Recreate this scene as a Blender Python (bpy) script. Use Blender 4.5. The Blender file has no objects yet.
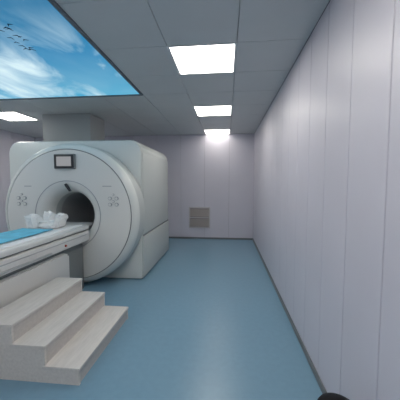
import bpy, bmesh, math, random
from mathutils import Vector, Matrix, noise
random.seed(3)
S=bpy.context.scene
try:
    S.view_settings.view_transform='Standard'
    S.view_settings.look='None'
except Exception as e: print(e)

# ---------------------------------------------------------------- materials
def mat(name,col,rough=.5,metal=0,var=0.0,scale=8,emit=None,es=0,bump=0,bscale=60,stretch=None,spec=.5):
    m=bpy.data.materials.new(name); m.use_nodes=True
    nt=m.node_tree; b=nt.nodes['Principled BSDF']
    b.inputs['Base Color'].default_value=(*col,1); b.inputs['Roughness'].default_value=rough
    b.inputs['Metallic'].default_value=metal
    b.inputs['Specular IOR Level'].default_value=spec
    tc=nt.nodes.new('ShaderNodeTexCoord'); mp=nt.nodes.new('ShaderNodeMapping')
    nt.links.new(tc.outputs['Object'],mp.inputs['Vector'])
    if stretch: mp.inputs['Scale'].default_value=stretch
    if var>0:
        n=nt.nodes.new('ShaderNodeTexNoise'); n.inputs['Scale'].default_value=scale; n.inputs['Detail'].default_value=6
        nt.links.new(mp.outputs[0],n.inputs['Vector'])
        r=nt.nodes.new('ShaderNodeValToRGB')
        r.color_ramp.elements[0].position=.3; r.color_ramp.elements[1].position=.7
        r.color_ramp.elements[0].color=(*[c*(1-var) for c in col],1)
        r.color_ramp.elements[1].color=(*[min(1,c*(1+var)) for c in col],1)
        nt.links.new(n.outputs['Fac'],r.inputs['Fac']); nt.links.new(r.outputs[0],b.inputs['Base Color'])
    if bump>0:
        n2=nt.nodes.new('ShaderNodeTexNoise'); n2.inputs['Scale'].default_value=bscale
        nt.links.new(mp.outputs[0],n2.inputs['Vector'])
        bp=nt.nodes.new('ShaderNodeBump'); bp.inputs['Strength'].default_value=bump; bp.inputs['Distance'].default_value=.01
        nt.links.new(n2.outputs['Fac'],bp.inputs['Height']); nt.links.new(bp.outputs[0],b.inputs['Normal'])
    if emit:
        b.inputs['Emission Color'].default_value=(*emit,1); b.inputs['Emission Strength'].default_value=es
    return m
M={}
M['wall']=mat('wall_panel',(.63,.615,.69),.42,var=.02,scale=2)
M['seam']=mat('panel_seam',(.15,.15,.18),.7)
M['ceil']=mat('ceiling_tile',(.58,.60,.605),.5,var=.02,scale=3)
M['ceilgap']=mat('ceiling_gap',(.16,.18,.2),.7)
M['floor']=mat('blue_vinyl',(.175,.315,.42),.30,var=.03,scale=22,bump=.02,bscale=90)
M['base']=mat('skirting_grey',(.19,.20,.21),.4,metal=.3)
M['lamp']=mat('lamp_diffuser',(1,1,1),.5,emit=(1,.95,.87),es=13)
M['lampback']=mat('lamp_diffuser_dim',(1,1,1),.5,emit=(1,.95,.87),es=5.5)
M['frame']=mat('lamp_frame',(.75,.76,.77),.4)
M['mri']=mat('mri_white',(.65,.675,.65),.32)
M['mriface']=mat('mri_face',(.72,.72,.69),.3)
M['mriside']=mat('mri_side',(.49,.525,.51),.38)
M['bore']=mat('bore_lining',(.36,.37,.38),.5)
M['groove_shade']=mat('groove_shade_grey',(.20,.215,.215),.6)  # dark joints and trim, also the painted shadow on the table pedestal
M['dark']=mat('dark_plastic',(.03,.032,.035),.35)
M['screen']=mat('screen_glass',(.05,.06,.08),.15,emit=(.45,.45,.45),es=.6)
M['btn']=mat('button_grey',(.36,.37,.39),.4)
M['duct']=mat('duct_grey',(.40,.42,.42),.55)
M['table']=mat('table_white',(.66,.66,.645),.35)
M['tablegrey']=mat('table_grey',(.42,.43,.44),.4)
M['sheetblue']=mat('sheet_blue',(.13,.50,.68),.8,var=.15,scale=12,bump=.3,bscale=25)
M['sheetwhite']=mat('sheet_white',(.82,.82,.81),.85,bump=.4,bscale=20)
M['red']=mat('stop_red',(.45,.08,.05),.4)
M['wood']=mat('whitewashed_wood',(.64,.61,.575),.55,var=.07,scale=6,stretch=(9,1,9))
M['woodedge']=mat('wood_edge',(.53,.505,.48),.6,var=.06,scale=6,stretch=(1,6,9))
M['vent']=mat('vent_metal',(.52,.50,.51),.45)
M['ventslat']=mat('vent_slat',(.46,.43,.42),.5)
M['ventdark']=mat('vent_dark',(.12,.11,.12),.7)
M['bin']=mat('bin_black',(.006,.006,.007),.6,spec=.2)
M['bird']=mat('bird_black',(.01,.02,.04),.8)

# sky mural
def skymat():
    m=bpy.data.materials.new('sky_mural'); m.use_nodes=True; nt=m.node_tree; N=nt.nodes; L=nt.links
    b=N['Principled BSDF']; b.inputs['Roughness'].default_value=.3
    tc=N.new('ShaderNodeTexCoord'); sx=N.new('ShaderNodeSeparateXYZ'); L.new(tc.outputs['Object'],sx.inputs[0])
    mr=N.new('ShaderNodeMapRange'); mr.inputs[1].default_value=1.2; mr.inputs[2].default_value=3.6
    L.new(sx.outputs['Y'],mr.inputs[0])
    cr=N.new('ShaderNodeValToRGB'); e=cr.color_ramp.elements
    e[0].color=(.006,.13,.28,1); e[1].color=(.07,.42,.64,1); e[0].position=0; e[1].position=1
    k=e.new(.5); k.color=(.010,.23,.47,1)
    L.new(mr.outputs[0],cr.inputs[0])
    def layer(loc,rot,sc,scale,det,p0,p1,dist):
        mp=N.new('ShaderNodeMapping'); mp.inputs['Location'].default_value=loc; mp.inputs['Rotation'].default_value=(0,0,math.radians(rot)); mp.inputs['Scale'].default_value=sc
        L.new(tc.outputs['Object'],mp.inputs[0])
        n=N.new('ShaderNodeTexNoise'); n.inputs['Scale'].default_value=scale; n.inputs['Detail'].default_value=det; n.inputs['Roughness'].default_value=.56; n.inputs['Distortion'].default_value=dist
        L.new(mp.outputs[0],n.inputs['Vector'])
        c=N.new('ShaderNodeValToRGB'); c.color_ramp.elements[0].position=p0; c.color_ramp.elements[1].position=p1
        L.new(n.outputs['Fac'],c.inputs[0]); return c.outputs[0]
    a=layer((1.3,.7,0),18,(1.3,.6,1),1.3,10,.47,.70,.8)
    h=layer((3.1,2.2,0),-20,(.9,.7,1),.9,4,.38,.78,.4)
    mr2=N.new('ShaderNodeMapRange'); mr2.inputs[1].default_value=1.7; mr2.inputs[2].default_value=2.5; mr2.inputs[3].default_value=.10; mr2.inputs[4].default_value=1
    L.new(sx.outputs['Y'],mr2.inputs[0])
    hm=N.new('ShaderNodeMath'); hm.operation='MULTIPLY'; hm.inputs[1].default_value=.25; L.new(h,hm.inputs[0])
    ad=N.new('ShaderNodeMath'); ad.operation='ADD'; ad.use_clamp=True; L.new(a,ad.inputs[0]); L.new(hm.outputs[0],ad.inputs[1])
    mu=N.new('ShaderNodeMath'); mu.operation='MULTIPLY'; L.new(ad.outputs[0],mu.inputs[0]); L.new(mr2.outputs[0],mu.inputs[1])
    mx=N.new('ShaderNodeMixRGB'); mx.inputs[2].default_value=(.68,.87,.94,1)
    L.new(mu.outputs[0],mx.inputs[0]); L.new(cr.outputs[0],mx.inputs[1])
    b.inputs['Base Color'].default_value=(.02,.02,.02,1); b.inputs['Specular IOR Level'].default_value=.1
    L.new(mx.outputs[0],b.inputs['Emission Color']); b.inputs['Emission Strength'].default_value=1.0
    return m
M['sky']=skymat()

# ---------------------------------------------------------------- builder
class B:
    def __init__(s,name): s.name=name; s.bm=bmesh.new(); s.mats=[]
    def mi(s,k):
        if k not in s.mats: s.mats.append(k)
        return s.mats.index(k)
    def add(s,t,k,smooth=False):
        if k is not None:
            i=s.mi(k)
            for f in t.faces: f.material_index=i
        for f in t.faces: f.smooth=smooth
        me=bpy.data.meshes.new('t'); t.to_mesh(me); t.free(); s.bm.from_mesh(me); bpy.data.meshes.remove(me)
    def box(s,x0,x1,y0,y1,z0,z1,k,bev=0,seg=2):
        t=bmesh.new(); bmesh.ops.create_cube(t,size=1)
        for v in t.verts:
            v.co=Vector(((x0+x1)/2+v.co.x*(x1-x0),(y0+y1)/2+v.co.y*(y1-y0),(z0+z1)/2+v.co.z*(z1-z0)))
        if bev>0: bmesh.ops.bevel(t,geom=t.edges[:],offset=bev,segments=seg,affect='EDGES',profile=.6)
        s.add(t,k,bev>0)
    def cyl(s,c,r,h,k,axis='Z',seg=32,r2=None,bev=0):
        t=bmesh.new(); bmesh.ops.create_cone(t,cap_ends=True,segments=seg,radius1=r,radius2=r if r2 is None else r2,depth=h)
        R=Matrix.Identity(4)
        if axis=='Y': R=Matrix.Rotation(math.radians(90),4,'X')
        if axis=='X': R=Matrix.Rotation(math.radians(90),4,'Y')
        bmesh.ops.transform(t,matrix=Matrix.Translation(c)@R,verts=t.verts)
        if bev>0:
            bmesh.ops.bevel(t,geom=[e for e in t.edges if len(e.link_faces)==2 and e.calc_face_angle(0)>1],offset=bev,segments=3,affect='EDGES')
        s.add(t,k,True)
    def loops(s,rings,ks,closed=False,smooth=True):
        t=bmesh.new(); V=[[t.verts.new(p) for p in r] for r in rings]; n=len(rings[0])
        m=len(rings)
        for i in range(m if closed else m-1):
            a=V[i]; b=V[(i+1)%m]
            for j in range(n):
                f=t.faces.new((a[j],a[(j+1)%n],b[(j+1)%n],b[j])); f.material_index=s.mi(ks[i] if isinstance(ks,list) else ks)
        s.add(t,None,smooth)
    def lathe(s,prof,c,ks,axis='Z',seg=48,smooth=True):
        rings=[]
        for r,h in prof:
            rg=[]
            for j in range(seg):
                a=2*math.pi*j/seg
                if axis=='Z': rg.append(Vector((c[0]+r*math.cos(a),c[1]+r*math.sin(a),c[2]+h)))
                else: rg.append(Vector((c[0]+r*math.cos(a),c[1]+h,c[2]+r*math.sin(a))))
            rings.append(rg)
        s.loops(rings,ks,False,smooth)
    def prism(s,pts,z0,z1,k,axis='Z',bev=0):
        t=bmesh.new()
        def P(p,h):
            if axis=='Z': return (p[0],p[1],h)
            if axis=='Y': return (p[0],h,p[1])
            return (h,p[0],p[1])
        a=[t.verts.new(P(p,z0)) for p in pts]; b=[t.verts.new(P(p,z1)) for p in pts]
        n=len(pts); t.faces.new(a); t.faces.new(b[::-1])
        for i in range(n): t.faces.new((a[i],b[i],b[(i+1)%n],a[(i+1)%n]))
        if bev>0: bmesh.ops.bevel(t,geom=t.edges[:],offset=bev,segments=2,affect='EDGES')
        s.add(t,k,bev>0)
    def done(s,ang=35,origin=None):
        bmesh.ops.recalc_face_normals(s.bm,faces=s.bm.faces[:])
        me=bpy.data.meshes.new(s.name); s.bm.to_mesh(me); s.bm.free()
        for k in s.mats: me.materials.append(M[k])
        try: me.set_sharp_from_angle(angle=math.radians(ang))
        except Exception as e: print(e)
        o=bpy.data.objects.new(s.name,me); S.collection.objects.link(o)
        if origin:
            me.transform(Matrix.Translation(-Vector(origin))); o.location=origin
        return o

XR=.662; XL=-5.0; YB=6.49; YF=-1.6; H=2.59
# ---------------------------------------------------------------- room shell
b=B('floor'); b.box(XL-.1,XR+.1,YF-.1,YB+.1,-.08,0,'floor'); b.done()

def panel_wall_x(name,x,d,y0,y1,step,off):
    b=B(name); b.box(min(x+.012*d,x+.1*d),max(x+.012*d,x+.1*d),y0-.1,y1+.1,0,H+.1,'seam')
    y=off
    while y>y0: y-=step
    while y<y1:
        a=max(y,y0); c=min(y+step-.006,y1)
        if c-a>.01: b.box(min(x,x+.014*d),max(x,x+.014*d),a,c,0,H,'wall',bev=.0025,seg=1)
        y+=step
    return b.done()
panel_wall_x('wall_right',XR,1,YF,YB,.352,1.168)
panel_wall_x('wall_left',XL,-1,YF,YB,.352,1.168)
def panel_wall_y(name,yy,d,x0,x1,step):
    b=B(name); b.box(x0,x1,min(yy+.012*d,yy+.1*d),max(yy+.012*d,yy+.1*d),0,H+.1,'seam')
    x=x1
    while x>x0:
        a=max(x-step+.003,x0)
        if x-a>.01: b.box(a,x,min(yy,yy+.014*d),max(yy,yy+.014*d),0,H,'wall',bev=.002,seg=1)
        x-=step
    return b.done()
panel_wall_y('wall_back',YB,1,XL,XR,.6)
panel_wall_y('wall_front',YF,-1,XL,XR,.6)

# ceiling tiles
lights=[(-.52,2.31),(-.52,4.11),(-.52,5.91),(-.52,.51),(-4.12,4.11),(-4.12,2.31),(-4.12,.51),(-4.12,5.91),(-.52,-1.29),(-2.32,-1.29)]  # left panels nearest the camera and the rear pair are unseen, added for brightness
MX0,MX1,MY0,MY1=-3.52,-1.12,.51,3.51
b=B('ceiling'); b.box(XL,XR,YF,YB,H+.03,H+.1,'ceilgap')
xs=[.08+.6*i for i in range(-9,2)]; ys=[2.31+.6*i for i in range(-7,8)]
for x in xs:
    for y in ys:
        a,c,e,f=max(x,XL),min(x+.6,XR),max(y,YF),min(y+.6,YB)
        if c-a<.03 or f-e<.03: continue
        if any(abs(x-l[0])<.02 and abs(y-l[1])<.02 for l in lights): continue
        if MX0-.02<x<MX1-.02 and MY0-.02<y<MY1-.02: continue
        b.box(a+.002,c-.002,e+.002,f-.002,H,H+.035,'ceil',bev=.003,seg=1)
b.done()
for (x,y) in lights:
    b=B('ceiling_light_panel'); y1=min(y+.6,YB)
    z0=H-.004
    w=.018
    b.box(x,x+.6,y,y+w,z0,H+.029,'frame'); b.box(x,x+.6,y1-w,y1,z0,H+.029,'frame')
    b.box(x,x+w,y+w,y1-w,z0,H+.029,'frame'); b.box(x+.6-w,x+.6,y+w,y1-w,z0,H+.029,'frame')
    b.box(x+w,x+.6-w,y+w,y1-w,H+.004,H+.029,'lampback' if y>5.5 else 'lamp')
    b.done()

# sky mural light box
b=B('ceiling_sky_mural')
w=.03
b.box(MX0,MX1,MY1-w,MY1,H-.012,H+.029,'ceilgap'); b.box(MX0,MX1,MY0,MY0+w,H-.012,H+.029,'ceilgap')
b.box(MX0,MX0+w,MY0+w,MY1-w,H-.012,H+.029,'ceilgap'); b.box(MX1-w,MX1,MY0+w,MY1-w,H-.012,H+.029,'ceilgap')
b.box(MX0+w,MX1-w,MY0+w,MY1-w,H,H+.029,'sky')
for i in range(16):
    bx=-1.66+random.uniform(-.10,.10)-i*.010; by=1.80+i*.030+random.uniform(-.03,.03); sz=random.uniform(.018,.034); r=random.uniform(-.6,.9)
    pts=[(-1,.35),(-.45,.12),(0,-.22),(.45,.12),(1,.35),(.5,-.12),(.05,-.55),(-.05,-.55),(-.5,-.12)]
    P=[(bx+sz*(p[0]*math.cos(r)-p[1]*math.sin(r)),by+sz*(p[0]*math.sin(r)+p[1]*math.cos(r))) for p in pts]
    b.prism(P,H-.002,H+.001,'bird')
b.done()

# baseboards
b=B('baseboard_right'); b.box(XR-.014,XR,YF,YB-.012,0,.05,'base',bev=.003,seg=1); b.done()
b=B('baseboard_back'); b.box(XL+.014,XR,YB-.012,YB,0,.045,'base',bev=.003,seg=1); b.done()
b=B('baseboard_left'); b.box(XL,XL+.014,YF,YB,0,.05,'base',bev=.003,seg=1); b.done()

# wall vent
b=B('wall_vent_grille')
vx0,vx1,vz0,vz1=-.93,-.40,.28,.80; y0=YB-.028; fw=.03
b.box(vx0,vx1,y0+.02,YB,vz0,vz1,'ventdark')
b.box(vx0,vx1,y0,YB,vz1-fw,vz1,'vent',bev=.003); b.box(vx0,vx1,y0,YB,vz0,vz0+fw,'vent',bev=.003)
b.box(vx0,vx0+fw,y0,YB,vz0,vz1,'vent',bev=.003); b.box(vx1-fw,vx1,y0,YB,vz0,vz1,'vent',bev=.003)
b.box(vx0+fw,vx1-fw,y0,YB,.525,.55,'vent')
z=vz0+fw+.01
while z<vz1-fw-.015:
    if not(.51<z<.55):
        b.prism([(y0+.002,z),(y0+.006,z-.002),(y0+.022,z+.016),(y0+.018,z+.018)],vx0+fw,vx1-fw,'ventslat',axis='X')
    z+=.019
b.done()

# ---------------------------------------------------------------- MRI scanner
CX=-2.115; CZ=.975; RD=.970
HXW=1.02; OFF=.105
def sdf(x,z,sh,rc=.17):
    hx=HXW-sh; z0=0.0+sh; z1=2.02-sh; cz=(z0+z1)/2; hz=(z1-z0)/2
    dx=abs(x-CX+OFF)-hx+rc; dz=abs(z-cz)-hz+rc
    if z<cz:
        rc2=.03; dx+= rc2-rc; dz+= rc2-rc; rc=rc2
    return math.hypot(max(dx,0),max(dz,0))+min(max(dx,dz),0)-rc
def rr(a,sh):
    lo,hi=.2,1.8
    for _ in range(40):
        m=(lo+hi)/2
        if sdf(CX+m*math.cos(a),CZ+m*math.sin(a),sh)<0: lo=m
        else: hi=m
    return lo
NS=256
angs=[2*math.pi*j/NS for j in range(NS)]
def ring(fn,y): 
    return [Vector((CX+fn(a)*math.cos(a),y,CZ+fn(a)*math.sin(a))) for a in angs]
def C(r): return lambda a:r
def R(sh): return lambda a:rr(a,sh)
rings=[];ks=[]
def ad(fn,y,k): rings.append(ring(fn,y)); ks.append(k)
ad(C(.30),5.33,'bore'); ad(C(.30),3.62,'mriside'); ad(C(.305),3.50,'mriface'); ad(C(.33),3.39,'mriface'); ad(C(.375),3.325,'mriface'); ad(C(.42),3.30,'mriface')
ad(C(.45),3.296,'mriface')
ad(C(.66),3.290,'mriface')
ad(C(.873),3.300,'groove_shade'); ad(C(.875),3.312,'groove_shade'); ad(C(.883),3.312,'mri')
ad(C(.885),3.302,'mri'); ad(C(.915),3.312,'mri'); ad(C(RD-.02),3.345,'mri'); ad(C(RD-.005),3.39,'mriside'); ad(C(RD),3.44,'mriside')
ad(C(RD),3.60,'groove_shade'); ad(C(RD-.06),3.605,'groove_shade'); ad(lambda a:min(RD-.06,rr(a,.05)),3.63,'mri'); ad(R(.035),3.635,'mri'); ad(R(.012),3.642,'mriside'); ad(R(.0),3.665,'mriside')
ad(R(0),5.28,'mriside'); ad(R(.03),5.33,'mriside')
b=B('mri_scanner')
b.loops(rings,ks,closed=True)
XS=CX-OFF+HXW
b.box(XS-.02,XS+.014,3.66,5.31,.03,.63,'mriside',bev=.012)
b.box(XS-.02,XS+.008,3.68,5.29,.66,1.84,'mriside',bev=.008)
b.box(XS-.02,XS+.002,3.66,5.31,.63,.66,'groove_shade')
# status display
sx,sz=CX-.005,1.69
b.box(sx-.145,sx+.145,3.262,3.305,sz-.098,sz+.098,'groove_shade',bev=.012)
b.box(sx-.135,sx+.135,3.256,3.275,sz-.088,sz+.088,'dark',bev=.008)
b.box(sx-.10,sx+.10,3.252,3.262,sz-.062,sz+.062,'screen')
b.prism([(CX+.0,1.40),(CX+.03,1.36),(CX+.065,1.30),(CX+.045,1.295),(CX+.01,1.34),(CX-.02,1.385)],3.27,3.30,'dark',axis='Y')
for sgn in (-1,1):
    for (dx,dz,r) in ((.60,.23,.024),(.60,.15,.024),(.69,.23,.024),(.69,.15,.024),(.645,.19,.016),(.645,.28,.014)):
        b.cyl((CX+sgn*dx,3.288,CZ+dz),r,.018,'btn','Y',24); b.cyl((CX+sgn*dx,3.280,CZ+dz),r*.72,.012,'mriface','Y',20)
b.box(CX+.50,CX+.62,3.286,3.294,CZ+.385,CZ+.395,'btn')
b.box(CX-.60,CX-.50,3.286,3.294,CZ+.385,CZ+.395,'btn')
b.lathe([(.455,0),(.457,-.008),(.463,-.008),(.465,0)],(CX,3.298,CZ),'btn','Y',96)
b.done(30)

b=B('ceiling_service_duct')
b.box(-3.18,-2.31,4.32,4.85,2.035,H-.003,'duct',bev=.008)
b.box(-3.22,-2.27,4.28,4.89,2.025,2.06,'duct',bev=.006)
b.done()

# ---------------------------------------------------------------- patient table
TX=-2.13
b=B('patient_table')
b.box(TX-.33,TX+.33,1.02,3.27,.80,.852,'table',bev=.022,seg=3)
b.box(TX-.22,TX+.22,3.0,3.58,.80,.845,'table',bev=.015)
b.box(TX-.29,TX+.29,1.05,3.26,.775,.81,'groove_shade')
b.box(TX-.325,TX+.325,1.04,3.285,.65,.785,'table',bev=.022,seg=3)
b.box(TX-.332,TX+.332,1.10,3.20,.735,.745,'tablegrey',bev=.004,seg=1)
b.box(TX-.25,TX+.25,1.12,3.20,.58,.66,'groove_shade')
b.prism([(1.15,0),(2.86,0),(2.90,.05),(2.90,.56),(2.80,.60),(1.12,.60),(1.10,.05)],TX-.28,TX+.28,'table',axis='X',bev=.018)
b.box(TX-.24,TX+.24,2.88,3.26,.0,.60,'groove_shade',bev=.01)  # dark filler by the gantry, pedestal's shadow put into its colour
b.cyl((TX+.328,2.75,.70),.013,.03,'red','X',20,bev=.004)
b.box(TX+.325,TX+.345,1.3,2.5,.675,.69,'tablegrey',bev=.005)
b.done()

def cloth(name,x0,x1,y0,y1,z,k,amp,nx=24,ny=60,drape=0):
    b=B(name); t=bmesh.new(); V=[]
    ph=[random.uniform(0,6) for _ in range(6)]
    def f(x,y): 
        return amp*(1+.5*math.sin(9*x+ph[0]+3*y)+.35*math.sin(17*y+ph[1]-6*x)+.25*math.sin(29*x+11*y+ph[2]))*.5
    top=[[t.verts.new((x0+(x1-x0)*i/nx,y0+(y1-y0)*j/ny,z+.004+f(x0+(x1-x0)*i/nx,y0+(y1-y0)*j/ny))) for j in range(ny+1)] for i in range(nx+1)]
    for i in range(nx):
        for j in range(ny): t.faces.new((top[i][j],top[i+1][j],top[i+1][j+1],top[i][j+1]))
    r=bmesh.ops.extrude_face_region(t,geom=t.faces[:])
    for v in r['geom']:
        if isinstance(v,bmesh.types.BMVert): v.co.z=z+.0005
    b.add(t,k,True); return b.done(60)
cloth('mattress_pad',TX-.27,TX+.27,1.08,3.2,.852,'sheetwhite',.012)
cloth('blue_bed_sheet',TX-.23,TX+.15,1.12,2.80,.872,'sheetblue',.010)

# head coil / foam supports
b=B('head_support_cushion')
Z0=.872
def blob(cx,cy,cz,sx,sy,sz,k='sheetwhite',sd=0,tilt=0):
    t=bmesh.new(); bmesh.ops.create_icosphere(t,subdivisions=5,radius=1)
    for v in t.verts:
        n=v.co.copy()
        q=noise.noise(n*1.6+Vector((sd*7,0,0)))*.7+abs(noise.noise(n*3.2+Vector((0,sd*5,0))))*.35
        p=Vector([math.copysign(abs(c)**.6,c) for c in n])*(1+q*.6)
        v.co=Vector((cx+p.x*sx+p.z*tilt,cy+p.y*sy,max(Z0,cz+p.z*sz)))
    b.add(t,k,True)
blob(TX-.20,2.96,.93,.05,.09,.085,sd=1,tilt=-.02); blob(TX-.03,3.03,.90,.14,.12,.04,sd=2)
blob(TX+.11,3.00,.935,.035,.09,.085,sd=3,tilt=.03); blob(TX-.12,3.12,.955,.05,.05,.085,sd=4); blob(TX+.02,2.92,.89,.08,.05,.03,sd=5)
blob(TX+.0,3.16,.935,.05,.04,.075,sd=6)
b.done(60)

# ---------------------------------------------------------------- steps
b=B('step_stool')
Y0,Y1=1.64,2.56
heights=[.125,.27,.41]; xr=[-1.005,-1.255,-1.50]; xl=-1.78
for i in range(3):
    z=heights[i]; zl=heights[i-1] if i else 0
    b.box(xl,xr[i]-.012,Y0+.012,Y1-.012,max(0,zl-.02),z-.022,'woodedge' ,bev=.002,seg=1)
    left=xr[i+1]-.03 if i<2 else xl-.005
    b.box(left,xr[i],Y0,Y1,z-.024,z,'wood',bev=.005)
prof=[(xl,0),(xr[0]-.006,0),(xr[0]-.006,heights[0]-.024),(xr[1]-.006,heights[0]-.024),(xr[1]-.006,heights[1]-.024),(xr[2]-.006,heights[1]-.024),(xr[2]-.006,heights[2]-.024),(xl,heights[2]-.024)]
b.prism(prof,Y0+.004,Y0+.022,'wood',axis='Y'); b.prism(prof,Y1-.022,Y1-.004,'wood',axis='Y')
b.done()

# ---------------------------------------------------------------- waste bin
b=B('waste_bin')
b.lathe([(.0,0),(.075,0),(.08,.01),(.095,.275),(.099,.277),(.099,.295),(.090,.31),(.06,.327),(.02,.335),(0,.336)],(.556,1.28,0),'bin')
b.done()

# ---------------------------------------------------------------- world + camera
w=bpy.data.worlds.new('world'); S.world=w; w.use_nodes=True
w.node_tree.nodes['Background'].inputs[0].default_value=(.6,.65,.7,1); w.node_tree.nodes['Background'].inputs[1].default_value=.3
cd=bpy.data.cameras.new('camera'); cam=bpy.data.objects.new('camera',cd); S.collection.objects.link(cam)
cam.location=(0,0,1.41); cd.sensor_width=36; cd.lens=262/400*36; cd.clip_start=.05
cam.rotation_euler=(math.radians(90-3.76),0,math.radians(5.75))
S.camera=cam
